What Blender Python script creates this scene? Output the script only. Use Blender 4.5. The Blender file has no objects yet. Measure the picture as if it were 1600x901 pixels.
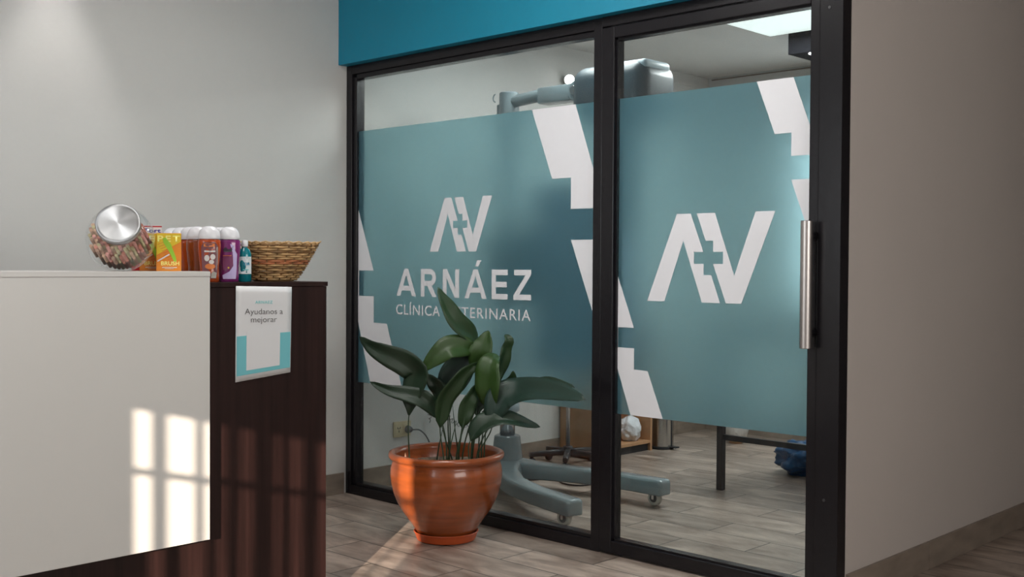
import bpy, bmesh, math, random
from mathutils import Vector, Matrix, noise
random.seed(7)
D = bpy.data
C = bpy.context.scene.collection
S = bpy.context.scene
PI = math.pi

# ------------------------------------------------------------------ camera
cam = D.objects.new('camera', D.cameras.new('camera'))
C.objects.link(cam)
cam.matrix_world = Matrix(((0.72012, -0.01878, 0.69359, 4.502),
                           (0.69382, 0.01108, -0.72006, -3.5036),
                           (0.00584, 0.99976, 0.02102, 1.15),
                           (0, 0, 0, 1)))
cam.data.sensor_width = 36
cam.data.lens = 1753.9 / 1600 * 36
cam.data.clip_start = 0.02
S.camera = cam
# ------------------------------------------------------------------ colour management
S.view_settings.view_transform = 'Standard'
S.view_settings.look = 'None'
S.view_settings.gamma = 1
S.view_settings.use_curve_mapping = False
S.view_settings.exposure = 0.0
S.cycles.use_denoising = True
S.cycles.denoiser = 'OPENIMAGEDENOISE'
S.cycles.denoising_input_passes = 'RGB_ALBEDO_NORMAL'
S.cycles.denoising_prefilter = 'FAST'
S.cycles.use_adaptive_sampling = False
S.cycles.max_bounces = 10
S.cycles.diffuse_bounces = 5
S.cycles.glossy_bounces = 5
S.cycles.transmission_bounces = 8
S.cycles.transparent_max_bounces = 24
S.cycles.sample_clamp_indirect = 3
S.cycles.caustics_reflective = False
S.cycles.caustics_refractive = True
# ------------------------------------------------------------------ world, sun, area lights
W = D.worlds.new('sky'); S.world = W; W.use_nodes = True
bg = W.node_tree.nodes['Background']
bg.inputs[0].default_value = (0.75, 0.85, 1.0, 1); bg.inputs[1].default_value = 1.0

def light(name, kind, loc, energy, color=(1, 1, 1), direction=(0, 0, -1), **kw):
    l = D.lights.new(name, kind); l.energy = energy; l.color = color
    for k, v in kw.items(): setattr(l, k, v)
    o = D.objects.new(name, l); C.objects.link(o); o.location = loc
    o.rotation_euler = Vector(direction).to_track_quat('-Z', 'Y').to_euler()
    return o
light('sun', 'SUN', (8, -9, 4), 12.0, (1.0, 0.84, 0.68), (-.58, .815, -.21), angle=math.radians(.45))
# daylight glowing through the roller blinds of the street windows
light('blind_glow_rear', 'AREA', (1.75, -4.33, 1.6), 30, (0.93, 0.97, 1.0), (0, 1, 0), shape='RECTANGLE', size=2.2, size_y=1.2)
light('blind_glow_side', 'AREA', (6.13, -1.7, 1.65), 50, (1.0, 0.97, 0.93), (-1, 0, 0), shape='RECTANGLE', size=2.2, size_y=1.2)
# ceiling panel of the consulting room
light('ceiling_panel_light', 'AREA', (1.61, 1.73, 2.425), 40, (0.95, 1.0, 0.99), (0, 0, -1), shape='RECTANGLE', size=.8, size_y=.55)

light('back_window_glow', 'AREA', (1.55, 3.08, 1.5), 13, (.86, .95, 1.0), (0, -1, 0), shape='RECTANGLE', size=1.3, size_y=1.1)
light('near_fill_light', 'AREA', (.95, .62, 2.425), 10, (0.95, 1.0, 0.99), (0, 0, -1), shape='RECTANGLE', size=.55, size_y=.55)  # fill light added out of view to brighten the room behind the glass
# ceiling panels of the reception
light('reception_panel_light', 'AREA', (1.9, -1.15, 2.70), 26, (1.0, 0.975, 0.94), (0, 0, -1), shape='RECTANGLE', size=1.1, size_y=.55)
light('entrance_panel_light', 'AREA', (2.6, -3.1, 2.70), 16, (1.0, 0.975, 0.94), (0, 0, -1), shape='RECTANGLE', size=1.1, size_y=.55)

# ------------------------------------------------------------------ materials
def newmat(name):
    m = D.materials.new(name); m.use_nodes = True
    nt = m.node_tree
    return m, nt, nt.nodes['Principled BSDF'], nt.nodes['Material Output']
def pm(name, col, rough=.5, metal=0, coat=0, spec=.5, bump=0, bscale=60, var=0, vscale=8, vaxis=(1, 1, 1), trans=0, aniso=0):
    m, nt, b, out = newmat(name)
    b.inputs['Base Color'].default_value = (*col, 1)
    b.inputs['Roughness'].default_value = rough
    b.inputs['Metallic'].default_value = metal
    b.inputs['Coat Weight'].default_value = coat
    b.inputs['Coat Roughness'].default_value = .08
    b.inputs['Specular IOR Level'].default_value = spec
    b.inputs['Transmission Weight'].default_value = trans
    N = nt.nodes.new; L = nt.links.new
    tc = N('ShaderNodeTexCoord')
    if var:
        mp = N('ShaderNodeMapping'); mp.inputs['Scale'].default_value = vaxis
        L(tc.outputs['Object'], mp.inputs['Vector'])
        n = N('ShaderNodeTexNoise'); n.inputs['Scale'].default_value = vscale; n.inputs['Detail'].default_value = 5
        L(mp.outputs[0], n.inputs['Vector'])
        mx = N('ShaderNodeMix'); mx.data_type = 'RGBA'
        mr = N('ShaderNodeMapRange'); mr.inputs[1].default_value = .3; mr.inputs[2].default_value = .7
        L(n.outputs['Fac'], mr.inputs[0]); L(mr.outputs[0], mx.inputs['Factor'])
        mx.inputs['A'].default_value = (*[c * (1 - var) for c in col], 1)
        mx.inputs['B'].default_value = (*[min(1, c * (1 + var)) for c in col], 1)
        L(mx.outputs['Result'], b.inputs['Base Color'])
    if bump:
        n2 = N('ShaderNodeTexNoise'); n2.inputs['Scale'].default_value = bscale; n2.inputs['Detail'].default_value = 4
        L(tc.outputs['Object'], n2.inputs['Vector'])
        bp = N('ShaderNodeBump'); bp.inputs['Strength'].default_value = bump; bp.inputs['Distance'].default_value = .004
        L(n2.outputs['Fac'], bp.inputs['Height']); L(bp.outputs[0], b.inputs['Normal'])
    return m
def glassmat(name, tint=(1, 1, 1), base=.035, gloss=.75):
    m, nt, b, out = newmat(name); nt.nodes.remove(b)
    N = nt.nodes.new; L = nt.links.new
    t = N('ShaderNodeBsdfTransparent'); t.inputs[0].default_value = (*tint, 1)
    g = N('ShaderNodeBsdfGlossy'); g.inputs['Roughness'].default_value = .01; g.inputs[0].default_value = (1, 1, 1, 1)
    f = N('ShaderNodeLayerWeight'); f.inputs['Blend'].default_value = .5
    pw = N('ShaderNodeMath'); pw.operation = 'POWER'; pw.inputs[1].default_value = 5; L(f.outputs['Facing'], pw.inputs[0])
    ma = N('ShaderNodeMath'); ma.operation = 'MULTIPLY_ADD'; ma.inputs[1].default_value = .9; ma.inputs[2].default_value = base; L(pw.outputs[0], ma.inputs[0])
    k = N('ShaderNodeMath'); k.operation = 'MULTIPLY'; k.inputs[1].default_value = gloss
    L(ma.outputs[0], k.inputs[0])
    mx = N('ShaderNodeMixShader'); L(k.outputs[0], mx.inputs[0]); L(t.outputs[0], mx.inputs[1]); L(g.outputs[0], mx.inputs[2])
    L(mx.outputs[0], out.inputs[0])
    return m
def emis(name, col, strength):
    m, nt, b, out = newmat(name)
    b.inputs['Base Color'].default_value = (*col, 1)
    b.inputs['Emission Color'].default_value = (*col, 1); b.inputs['Emission Strength'].default_value = strength
    return m
def filmmat():
    # frosted teal privacy film: blurs and tints what is behind it, and is itself a little milky
    m, nt, b, out = newmat('frosted_teal_film'); nt.nodes.remove(b)
    N = nt.nodes.new; L = nt.links.new
    r = N('ShaderNodeBsdfRefraction'); r.inputs['Color'].default_value = (.80, .975, .995, 1)
    r.inputs['Roughness'].default_value = .44; r.inputs['IOR'].default_value = 1.2
    d = N('ShaderNodeBsdfDiffuse'); d.inputs[0].default_value = (.13, .29, .36, 1)
    g = N('ShaderNodeBsdfGlossy'); g.inputs['Roughness'].default_value = .35
    mx = N('ShaderNodeMixShader'); mx.inputs[0].default_value = .24
    L(r.outputs[0], mx.inputs[1]); L(d.outputs[0], mx.inputs[2])
    m2 = N('ShaderNodeMixShader'); m2.inputs[0].default_value = .02
    L(mx.outputs[0], m2.inputs[1]); L(g.outputs[0], m2.inputs[2])
    L(m2.outputs[0], out.inputs[0])
    return m
def floormat():
    m, nt, b, out = newmat('wood_look_tile')
    N = nt.nodes.new; L = nt.links.new
    tc = N('ShaderNodeTexCoord')
    mp = N('ShaderNodeMapping'); mp.inputs['Location'].default_value = (-.53, -.005, 0)
    L(tc.outputs['Object'], mp.inputs['Vector'])
    br = N('ShaderNodeTexBrick'); br.offset = .5; br.offset_frequency = 2; br.squash = 1
    br.inputs['Scale'].default_value = 1; br.inputs['Brick Width'].default_value = .61; br.inputs['Row Height'].default_value = .197
    br.inputs['Mortar Size'].default_value = .0030; br.inputs['Mortar Smooth'].default_value = .1; br.inputs['Bias'].default_value = 0
    br.inputs['Color1'].default_value = (0, 0, 0, 1); br.inputs['Color2'].default_value = (1, 1, 1, 1); br.inputs['Mortar'].default_value = (.5, .5, .5, 1)
    L(mp.outputs[0], br.inputs['Vector'])
    # grain, shifted per tile
    cmb = N('ShaderNodeVectorMath'); cmb.operation = 'MULTIPLY_ADD'; cmb.inputs[1].default_value = (7, 13, 3)
    L(br.outputs['Color'], cmb.inputs[0]); L(tc.outputs['Object'], cmb.inputs[2])
    m3 = N('ShaderNodeMapping'); m3.inputs['Scale'].default_value = (1.0, 3.2, 1); L(cmb.outputs[0], m3.inputs['Vector'])
    n = N('ShaderNodeTexNoise'); n.inputs['Scale'].default_value = 3.8; n.inputs['Detail'].default_value = 7; n.inputs['Roughness'].default_value = .62; n.inputs['Distortion'].default_value = .6
    L(m3.outputs[0], n.inputs['Vector'])
    cr = N('ShaderNodeValToRGB'); e = cr.color_ramp.elements
    e[0].position = .30; e[0].color = (.15, .105, .083, 1); e[1].position = .68; e[1].color = (.45, .365, .31, 1)
    x = cr.color_ramp.elements.new(.5); x.color = (.29, .228, .19, 1)
    L(n.outputs['Fac'], cr.inputs[0])
    hv = N('ShaderNodeHueSaturation'); mr = N('ShaderNodeMapRange'); mr.inputs[3].default_value = .80; mr.inputs[4].default_value = 1.22
    L(br.outputs['Color'], mr.inputs[0]); L(mr.outputs[0], hv.inputs['Value']); L(cr.outputs[0], hv.inputs['Color'])
    mx = N('ShaderNodeMix'); mx.data_type = 'RGBA'; mx.inputs['B'].default_value = (.012, .010, .009, 1)
    L(br.outputs['Fac'], mx.inputs['Factor']); L(hv.outputs[0], mx.inputs['A']); L(mx.outputs['Result'], b.inputs['Base Color'])
    b.inputs['Roughness'].default_value = .34
    bp = N('ShaderNodeBump'); bp.inputs['Strength'].default_value = .5; bp.inputs['Distance'].default_value = .0015; bp.invert = True
    L(br.outputs['Fac'], bp.inputs['Height']); L(bp.outputs[0], b.inputs['Normal'])
    return m
def leafmat(name, col, col2):
    m, nt, b, out = newmat(name)
    N = nt.nodes.new; L = nt.links.new
    at = N('ShaderNodeUVMap'); 
    w = N('ShaderNodeTexWave'); w.wave_type = 'BANDS'; w.bands_direction = 'X'; w.inputs['Scale'].default_value = 7; w.inputs['Distortion'].default_value = .6
    mp = N('ShaderNodeMapping'); mp.inputs['Scale'].default_value = (1, .12, 1)
    L(at.outputs[0], mp.inputs[0]); L(mp.outputs[0], w.inputs['Vector'])
    mx = N('ShaderNodeMix'); mx.data_type = 'RGBA'; mx.inputs['A'].default_value = (*col, 1); mx.inputs['B'].default_value = (*col2, 1)
    L(w.outputs['Fac'], mx.inputs['Factor']); L(mx.outputs['Result'], b.inputs['Base Color'])
    bp = N('ShaderNodeBump'); bp.inputs['Strength'].default_value = .25; bp.inputs['Distance'].default_value = .002
    L(w.outputs['Fac'], bp.inputs['Height']); L(bp.outputs[0], b.inputs['Normal'])
    b.inputs['Roughness'].default_value = .36
    b.inputs['Transmission Weight'].default_value = 0
    return m
def lidmat():
    m, nt, b, out = newmat('spun_steel')
    N = nt.nodes.new; L = nt.links.new
    b.inputs['Base Color'].default_value = (.50, .50, .505, 1); b.inputs['Metallic'].default_value = 1; b.inputs['Roughness'].default_value = .48
    tg = N('ShaderNodeTangent'); tg.direction_type = 'RADIAL'; tg.axis = 'Z'
    L(tg.outputs[0], b.inputs['Tangent']); b.inputs['Anisotropic'].default_value = .9
    return m
M = dict(
    wall=pm('wall_paint', (.56, .55, .53), .75, bump=.12, bscale=90, var=.015, vscale=2),
    wall_warm=pm('wall_paint_corridor', (.50, .45, .42), .75, bump=.15, bscale=70, var=.02, vscale=2),
    ceil=pm('ceiling_paint', (.55, .54, .52), .85, var=.02, vscale=2),
    teal=pm('teal_paint', (.002, .21, .325), .6, bump=.08, var=.03, vscale=4),
    skirt=pm('baseboard_tile', (.23, .185, .15), .45, var=.2, vscale=7, vaxis=(1, 1, 3)),
    floor=floormat(),
    black=pm('black_lacquered_steel', (.009, .008, .010), .27, coat=.06, spec=.3, bump=.10, bscale=30),
    glass=glassmat('clear_glass', (.93, .955, .95)),
    film=filmmat(),
    vinyl=pm('white_vinyl', (.75, .75, .78), .5),
    steel=pm('brushed_steel', (.50, .46, .44), .36, metal=1, bump=.02, bscale=200),
    chrome=pm('chrome', (.75, .75, .76), .15, metal=1),
    whitelam=pm('white_laminate', (.60, .585, .56), .35, spec=.4, var=.012, vscale=1.5),
    wenge=pm('wenge_laminate', (.020, .0085, .0075), .42, spec=.28, var=.35, vscale=9, vaxis=(6, 6, .25)),
    paper=pm('paper', (.66, .66, .67), .45, coat=.3, bump=.12, bscale=22),
    paperteal=pm('paper_teal_ink', (.16, .47, .52), .45, coat=.3),
    ink=pm('dark_ink', (.06, .05, .05), .6),
    tealink=pm('teal_ink', (.16, .50, .52), .6),
    terracotta=pm('glazed_terracotta', (.285, .066, .016), .28, coat=.5, bump=.06, bscale=30, var=.22, vscale=5, vaxis=(1, 1, 9)),
    saucer=pm('orange_plastic', (.50, .085, .022), .4),
    soil=pm('dry_soil', (.17, .12, .085), .95, bump=1, bscale=90, var=.6, vscale=70),
    stalk=pm('leaf_stalk', (.022, .045, .018), .5),
    leaf0=leafmat('leaf_dark', (.010, .027, .014), (.017, .042, .020)),
    leaf1=leafmat('leaf_mid', (.014, .038, .012), (.024, .058, .018)),
    leaf2=leafmat('leaf_fresh', (.022, .056, .010), (.034, .078, .015)),
    leaf3=leafmat('leaf_bluish', (.010, .028, .020), (.020, .048, .034)),
    sprout=pm('pink_sprout', (.55, .30, .20), .5),
    machine=pm('grey_enamel', (.23, .275, .29), .25, coat=.25, var=.05, vscale=6),
    machine2=pm('dark_grey_enamel', (.055, .075, .088), .4, coat=.2, var=.05, vscale=6),
    paleblue=pm('pale_blue_plastic', (.42, .50, .54), .4),
    rubber=pm('black_rubber', (.02, .02, .022), .6),
    tyre=pm('white_tyre', (.55, .53, .48), .5),
    darkmetal=pm('dark_painted_metal', (.03, .03, .033), .4),
    wood=pm('beech_laminate', (.42, .23, .12), .5, var=.12, vscale=6, vaxis=(1, 1, .2)),
    bagclear=pm('crumpled_clear_bag', (.62, .63, .66), .2, bump=.9, bscale=35),
    bagblue=pm('crumpled_blue_bag', (.010, .06, .15), .3, bump=.7, bscale=25),
    outlet=pm('cream_plastic', (.55, .47, .30), .45),
    plug=pm('grey_plastic', (.12, .12, .12), .5),
    cord=pm('grey_cord', (.22, .22, .215), .5),
    lampface=emis('lamp_diffuser', (.90, 1.0, .99), .72),
    spot=emis('lit_spot_lens', (1, .99, .97), 14),
    jar=glassmat('jar_glass', (.97, .98, .98), base=.07, gloss=1.0),
    lid=lidmat(),
    cane1=pm('cane_honey', (.50, .31, .135), .55, var=.3, vscale=30),
    cane2=pm('cane_dark', (.25, .135, .052), .55, var=.3, vscale=30),
    cane3=pm('cane_reddish', (.47, .17, .07), .55, var=.25, vscale=30),
    blind=pm('roller_blind', (.75, .75, .73), .8),
    brick=pm('yard_wall', (.4, .37, .33), .9, bump=.4, bscale=20),
    darkbox=pm('anthracite_panel', (.006, .006, .008), .9, spec=.08),
    bin=pm('polished_bin_steel', (.55, .54, .52), .22, metal=1),
)

# ------------------------------------------------------------------ mesh helpers
def V(*a): return Vector(a)
class MB:
    def __init__(s): s.bm = bmesh.new()
    def box(s, x0, x1, y0, y1, z0, z1, bev=0, seg=2, mat=None):
        v = [s.bm.verts.new((x, y, z)) for x in (x0, x1) for y in (y0, y1) for z in (z0, z1)]
        fs = [s.bm.faces.new([v[i] for i in f]) for f in ((0, 1, 3, 2), (4, 6, 7, 5), (0, 4, 5, 1), (2, 3, 7, 6), (0, 2, 6, 4), (1, 5, 7, 3))]
        bmesh.ops.recalc_face_normals(s.bm, faces=fs)
        if bev:
            es = {e for f in fs for e in f.edges}
            r = bmesh.ops.bevel(s.bm, geom=list(es), offset=bev, segments=seg, affect='EDGES', profile=.5)
            if mat:
                vs = {v for f in r['faces'] for v in f.verts} | {q for q in v if q.is_valid}
                bmesh.ops.transform(s.bm, matrix=mat, verts=list(vs))
        elif mat: bmesh.ops.transform(s.bm, matrix=mat, verts=v)
        return s
    def ring(s, c, u, w, ru, rw, n, ph=0):
        return [s.bm.verts.new(c + u * (ru * math.cos(2 * PI * i / n + ph)) + w * (rw * math.sin(2 * PI * i / n + ph))) for i in range(n)]
    def bridge(s, a, b, smooth=True):
        n = len(a)
        for i in range(n):
            f = s.bm.faces.new((a[i], a[(i + 1) % n], b[(i + 1) % n], b[i])); f.smooth = smooth
    def cap(s, r, flip=False):
        f = s.bm.faces.new(r[::-1] if flip else r); return f
    def lathe(s, prof, n=48, mat=None, closed=False):
        rings = []; z = V(0, 0, 1)
        for r, h in prof:
            if r < 1e-6: rings.append([s.bm.verts.new((0, 0, h))])
            else: rings.append(s.ring(V(0, 0, h), V(1, 0, 0), V(0, 1, 0), r, r, n))
        for a, b in zip(rings, rings[1:] + ([rings[0]] if closed else [])):
            if len(a) == 1 and len(b) == 1: continue
            for i in range(n):
                j = (i + 1) % n
                if len(a) == 1: f = s.bm.faces.new((a[0], b[j], b[i]))
                elif len(b) == 1: f = s.bm.faces.new((a[i], a[j], b[0]))
                else: f = s.bm.faces.new((a[i], a[j], b[j], b[i]))
                f.smooth = True
        if mat: bmesh.ops.transform(s.bm, matrix=mat, verts=[v for r in rings for v in r])
        return s
    def tube(s, pts, rad, n=8, cap=True, flat=1.0, up=None):
        pts = [Vector(p) for p in pts]
        rad = rad if isinstance(rad, (list, tuple)) else [rad] * len(pts)
        prev = None; rings = []
        for i, p in enumerate(pts):
            t = (pts[min(i + 1, len(pts) - 1)] - pts[max(i - 1, 0)]).normalized()
            if prev is None:
                a = Vector(up) if up else (V(0, 0, 1) if abs(t.z) < .9 else V(1, 0, 0))
                u = (a - t * a.dot(t)).normalized()
            else: u = (prev - t * prev.dot(t)).normalized()
            prev = u; w = t.cross(u)
            rings.append(s.ring(p, u, w, rad[i], rad[i] * flat, n))
        for a, b in zip(rings, rings[1:]): s.bridge(a, b)
        if cap: s.cap(rings[0], True); s.cap(rings[-1])
        return s
    def cyl(s, a, b, r, n=24, bev=0, r2=None):
        a, b = Vector(a), Vector(b); r2 = r if r2 is None else r2
        if bev:
            d = (b - a).normalized() * bev
            s.tube([a, a + d, b - d, b], [r - bev, r, r2, r2 - bev], n)
        else: s.tube([a, b], [r, r2], n)
        for f in s.bm.faces:
            if len(f.verts) > 4: f.smooth = False
        return s
    def prism(s, pts2, y0, y1, plane='XZ'):
        def P(a, b, t):
            return {'XZ': (a, t, b), 'YZ': (t, a, b), 'XY': (a, b, t)}[plane]
        A = [s.bm.verts.new(P(a, b, y0)) for a, b in pts2]; B = [s.bm.verts.new(P(a, b, y1)) for a, b in pts2]
        fs = [s.bm.faces.new(A), s.bm.faces.new(B[::-1])]
        for i in range(len(A)):
            j = (i + 1) % len(A); fs.append(s.bm.faces.new((A[i], B[i], B[j], A[j])))
        bmesh.ops.recalc_face_normals(s.bm, faces=fs)
        return s
    def build(s, name, mat, parent=None, smooth=False, origin=None, recalc=False, angle=None):
        if recalc: bmesh.ops.recalc_face_normals(s.bm, faces=s.bm.faces[:])
        me = D.meshes.new(name); s.bm.to_mesh(me); s.bm.free()
        if smooth:
            for p in me.polygons: p.use_smooth = True
        for m in (mat if isinstance(mat, list) else [mat]): me.materials.append(m)
        if angle: me.set_sharp_from_angle(angle=math.radians(angle))
        o = D.objects.new(name, me); C.objects.link(o)
        if parent: o.parent = parent; o.matrix_parent_inverse = parent_inv(parent)
        return o
def parent_inv(p):
    m = Matrix.LocRotScale(p.location, p.rotation_euler, p.scale); q = p.parent
    if q: m = (Matrix.LocRotScale(q.location, q.rotation_euler, q.scale) @ q.matrix_parent_inverse.copy() @ Matrix.Identity(4)) @ p.matrix_parent_inverse @ m if False else world_of(p)
    return m.inverted()
def world_of(p):
    m = Matrix.LocRotScale(p.location, p.rotation_euler, p.scale)
    if p.parent: return world_of(p.parent) @ p.matrix_parent_inverse @ m
    return m
def empty(name, loc, rz=0):
    o = D.objects.new(name, None); C.objects.link(o); o.location = loc; o.rotation_euler = (0, 0, rz); o.empty_display_size = .1
    return o
def tag(o, label, cat, group=None):
    o['label'] = label; o['category'] = cat
    if group: o['group'] = group
    return o
def struct(o): o['kind'] = 'structure'; return o
def copy_tree(o, parent=None):
    c = o.copy(); C.objects.link(c); c.parent = parent
    for ch in o.children: copy_tree(ch, c)
    return c
def text_obj(name, txt, origin, ex, ey, height, mat, parent, width=None, depth=.0006, bold=0.0, align='LEFT', spacing=1.0):
    """flat lettering; ex / ey are the writing and up directions; height = cap height; width = total width if given"""
    cu = D.curves.new(name, 'FONT'); cu.body = txt; cu.size = 1; cu.extrude = 0; cu.offset = bold; cu.space_character = spacing; cu.resolution_u = 3
    t = D.objects.new('tmp_text', cu); C.objects.link(t)
    bpy.context.view_layer.update()
    me = D.meshes.new_from_object(t.evaluated_get(bpy.context.evaluated_depsgraph_get()))
    D.objects.remove(t); D.curves.remove(cu)
    xs = [v.co.x for v in me.vertices]; x0, x1 = min(xs), max(xs)
    cap_h = .72
    sy = height / cap_h; sx = sy if width is None else width / (x1 - x0)
    sh = {'LEFT': x0, 'CENTER': (x0 + x1) / 2, 'RIGHT': x1}[align]
    ex, ey = Vector(ex).normalized(), Vector(ey).normalized(); ez = ex.cross(ey); o0 = Vector(origin)
    for v in me.vertices:
        p = v.co; v.co = o0 + ex * ((p.x - sh) * sx) + ey * (p.y * sy) + ez * 0
    me.materials.clear(); me.materials.append(mat); me.name = name
    o = D.objects.new(name, me); C.objects.link(o)
    if parent: o.parent = parent; o.matrix_parent_inverse = parent_inv(parent)
    return o
def box(name, mat, dims, parent=None, bev=0):
    return MB().box(*dims, bev=bev).build(name, mat, parent)

# ------------------------------------------------------------------ the room
RY, RX = -4.4, 6.2        # rear wall (street side) and east wall
ZR, ZE = 2.75, 2.465      # ceilings: reception, consulting room
WX = 2.69                 # outer face of the consulting room's side wall
struct(box('floor', M['floor'], (-.1, RX + .1, RY - .1, 6.0, -.06, 0)))
struct(box('ceiling', M['ceil'], (-.1, RX + .1, RY - .1, 6.0, ZR, ZR + .06)))
struct(box('ceiling_consulting_room', M['ceil'], (0, WX - .09, .06, 3.147, ZE, ZE + .05)))
struct(box('wall_left', M['wall'], (-.1, 0, RY - .1, 3.147, 0, ZR)))
struct(box('wall_right', M['wall_warm'], (WX - .09, WX, .016, 6.0, 0, ZR)))
struct(box('wall_back', M['wall'], (-.1, WX - .09, 3.147, 3.25, 0, ZR)))
struct(box('wall_corridor_end', M['wall_warm'], (WX, RX, 5.9, 6.0, 0, ZR)))
struct(box('wall_east', M['wall'], (RX, RX + .1, RY - .1, 6.0, 0, ZR)))
# teal header beam over the glazing
struct(MB().box(0, WX, -.08, .06, 2.134, ZR).build('wall_header', M['teal']))
# rear wall with the barred window the sun falls through
b = MB()
wx0, wx1, wz0, wz1 = 3.218, 3.91, .76, 1.388
b.box(-.1, wx0, RY - .1, RY, 0, ZR); b.box(wx1, RX, RY - .1, RY, 0, ZR)
b.box(wx0, wx1, RY - .1, RY, 0, wz0); b.box(wx0, wx1, RY - .1, RY, wz1, ZR)
struct(b.build('wall_rear', M['wall']))
w2 = struct(empty('window_2', ((wx0 + wx1) / 2, RY - .05, wz0)))
for x0, x1 in ((3.263, 3.294), (3.364, 3.382), (3.414, 3.443), (3.485, 3.533), (3.56, 3.58), (3.622, 3.66), (3.742, 3.753)):
    MB().box(x0, x1, RY - .012, RY - .001, wz0, wz1).build('grille_bar', M['darkmetal'], w2)
MB().box(wx0, wx1, RY - .024, RY - .012, 1.178, 1.198).build('crossbar', M['darkmetal'], w2)
for nm, (x0, x1, y0, y1) in dict(window_3=(.6, 2.9, RY, RY + .05), ).items():
    w3 = struct(empty(nm, ((x0 + x1) / 2, y0, 1.0)))
    f = MB(); f.box(x0, x1, y0, y1, .93, 1.0); f.box(x0, x1, y0, y1, 2.2, 2.27); f.box(x0, x0 + .05, y0, y1, 1.0, 2.2); f.box(x1 - .05, x1, y0, y1, 1.0, 2.2)
    f.build('window_frame', M['black'], w3)
    box('roller_blind', M['blind'], (x0 + .05, x1 - .05, y0 + .005, y0 + .015, 1.0, 2.2), w3)
w4 = struct(empty('window_4', (RX, -1.7, 1.0)))
f = MB(); f.box(RX - .05, RX, -2.85, -.55, .98, 1.05); f.box(RX - .05, RX, -2.85, -.55, 2.25, 2.32); f.box(RX - .05, RX, -2.85, -2.8, 1.05, 2.25); f.box(RX - .05, RX, -.6, -.55, 1.05, 2.25)
f.build('window_frame', M['black'], w4)
box('roller_blind', M['blind'], (RX - .02, RX - .01, -2.8, -.6, 1.05, 2.25), w4)
w5 = struct(empty('window_5', (1.55, 3.147, .9)))
f = MB(); f.box(.85, 2.25, 3.10, 3.147, .88, .94); f.box(.85, 2.25, 3.10, 3.147, 2.06, 2.12); f.box(.85, .90, 3.10, 3.147, .94, 2.06); f.box(2.20, 2.25, 3.10, 3.147, .94, 2.06)
f.build('window_frame', M['whitelam'], w5)
box('roller_blind', M['blind'], (.90, 2.20, 3.12, 3.13, .94, 2.06), w5)
# baseboards: tiles along the walls
def baseboard(name, pts):
    r = struct(empty(name, (*pts[0], 0)))
def base_run(name, axis, fixed, side, a, b_, off=0, L=.61):
    m = MB(); t = a + off
    edges = [a]
    while t < b_:
        if t > a: edges.append(t)
        t += L
    edges.append(b_)
    for p, q in zip(edges, edges[1:]):
        lo, hi = (fixed, fixed + .011 * side) if side > 0 else (fixed + .011 * side, fixed)
        if axis == 'Y': m.box(lo, hi, p + .0012, q - .0012, 0.0005, .105)
        else: m.box(p + .0012, q - .0012, lo, hi, 0.0005, .105)
    return struct(m.build(name, M['skirt']))
base_run('baseboard_left', 'Y', 0, 1, RY, -.045, .1)
base_run('baseboard_right', 'Y', WX, 1, .02, 5.9, .645)
base_run('baseboard_consulting_room', 'Y', 0, 1, .05, 3.147, .3)
base_run('baseboard_back', 'X', 3.147, -1, .012, WX - .09, .3)
base_run('baseboard_rear', 'X', RY, 1, .012, RX, .3)
# shallow cover strips high up beside the far corner of the consulting room
m = MB(); m.box(0, .012, 2.70, 2.715, 2.05, 2.40); m.box(0, .012, 2.70, 3.1, 2.385, 2.40)
struct(m.build('trim_wall_panel', M['ceil']))
struct(box('trim_ceiling_line', M['skirt'], (0.03, WX - .09, 3.140, 3.147, ZE - .02, ZE - .012)))

# ------------------------------------------------------------------ glazing: fixed window and glass door
YF, YB = -.030, .030
w1 = struct(empty('window_1', (.8, 0, 0)))
f = MB()
f.box(.001, .043, YF, YB, 0, 2.134, .002); f.box(.043, .070, YF + .010, YB, .05, 2.075, .002)
f.box(1.604, 1.647, YF, YB, 0, 2.134, .002)
f.box(.043, 1.604, YF, YB, 2.090, 2.134, .002); f.box(.070, 1.604, YF + .010, YB, 2.066, 2.090, .002)
f.box(.043, 1.604, YF, YB, 0, .047, .002); f.box(.070, 1.604, YF + .010, YB, .047, .062, .002)
f.build('window_frame', M['black'], w1)
box('window_pane', M['glass'], (.068, 1.606, -.003, .003, .06, 2.068), w1)
door = struct(empty('door_1', (2.14, 0, 0)))
d = MB()
d.box(1.650, 1.711, YF - .004, YB, .006, 2.09, .003); d.box(2.566, 2.602, YF - .004, YB, .006, 2.09, .003)
d.box(1.711, 2.566, YF - .004, YB, 2.045, 2.09, .003); d.box(1.711, 2.566, YF - .004, YB, .006, .057, .003)
for x0, x1, z0, z1 in ((1.7105, 1.718, .057, 2.045), (2.559, 2.5665, .057, 2.045), (1.711, 2.566, 2.038, 2.0455), (1.711, 2.566, .0565, .064)):
    d.box(x0, x1, YF + .010, YB - .01, z0, z1)
d.build('door_frame', M['black'], door)
box('door_pane', M['glass'], (1.709, 2.568, -.003, .003, .055, 2.047), door)
j = MB(); j.box(2.605, WX, -.042, .016, 0, 2.134, .002); j.box(1.650, 2.605, -.036, YB, 2.094, 2.134, .002)
struct(j.build('trim_door_jamb', M['black']))
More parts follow.
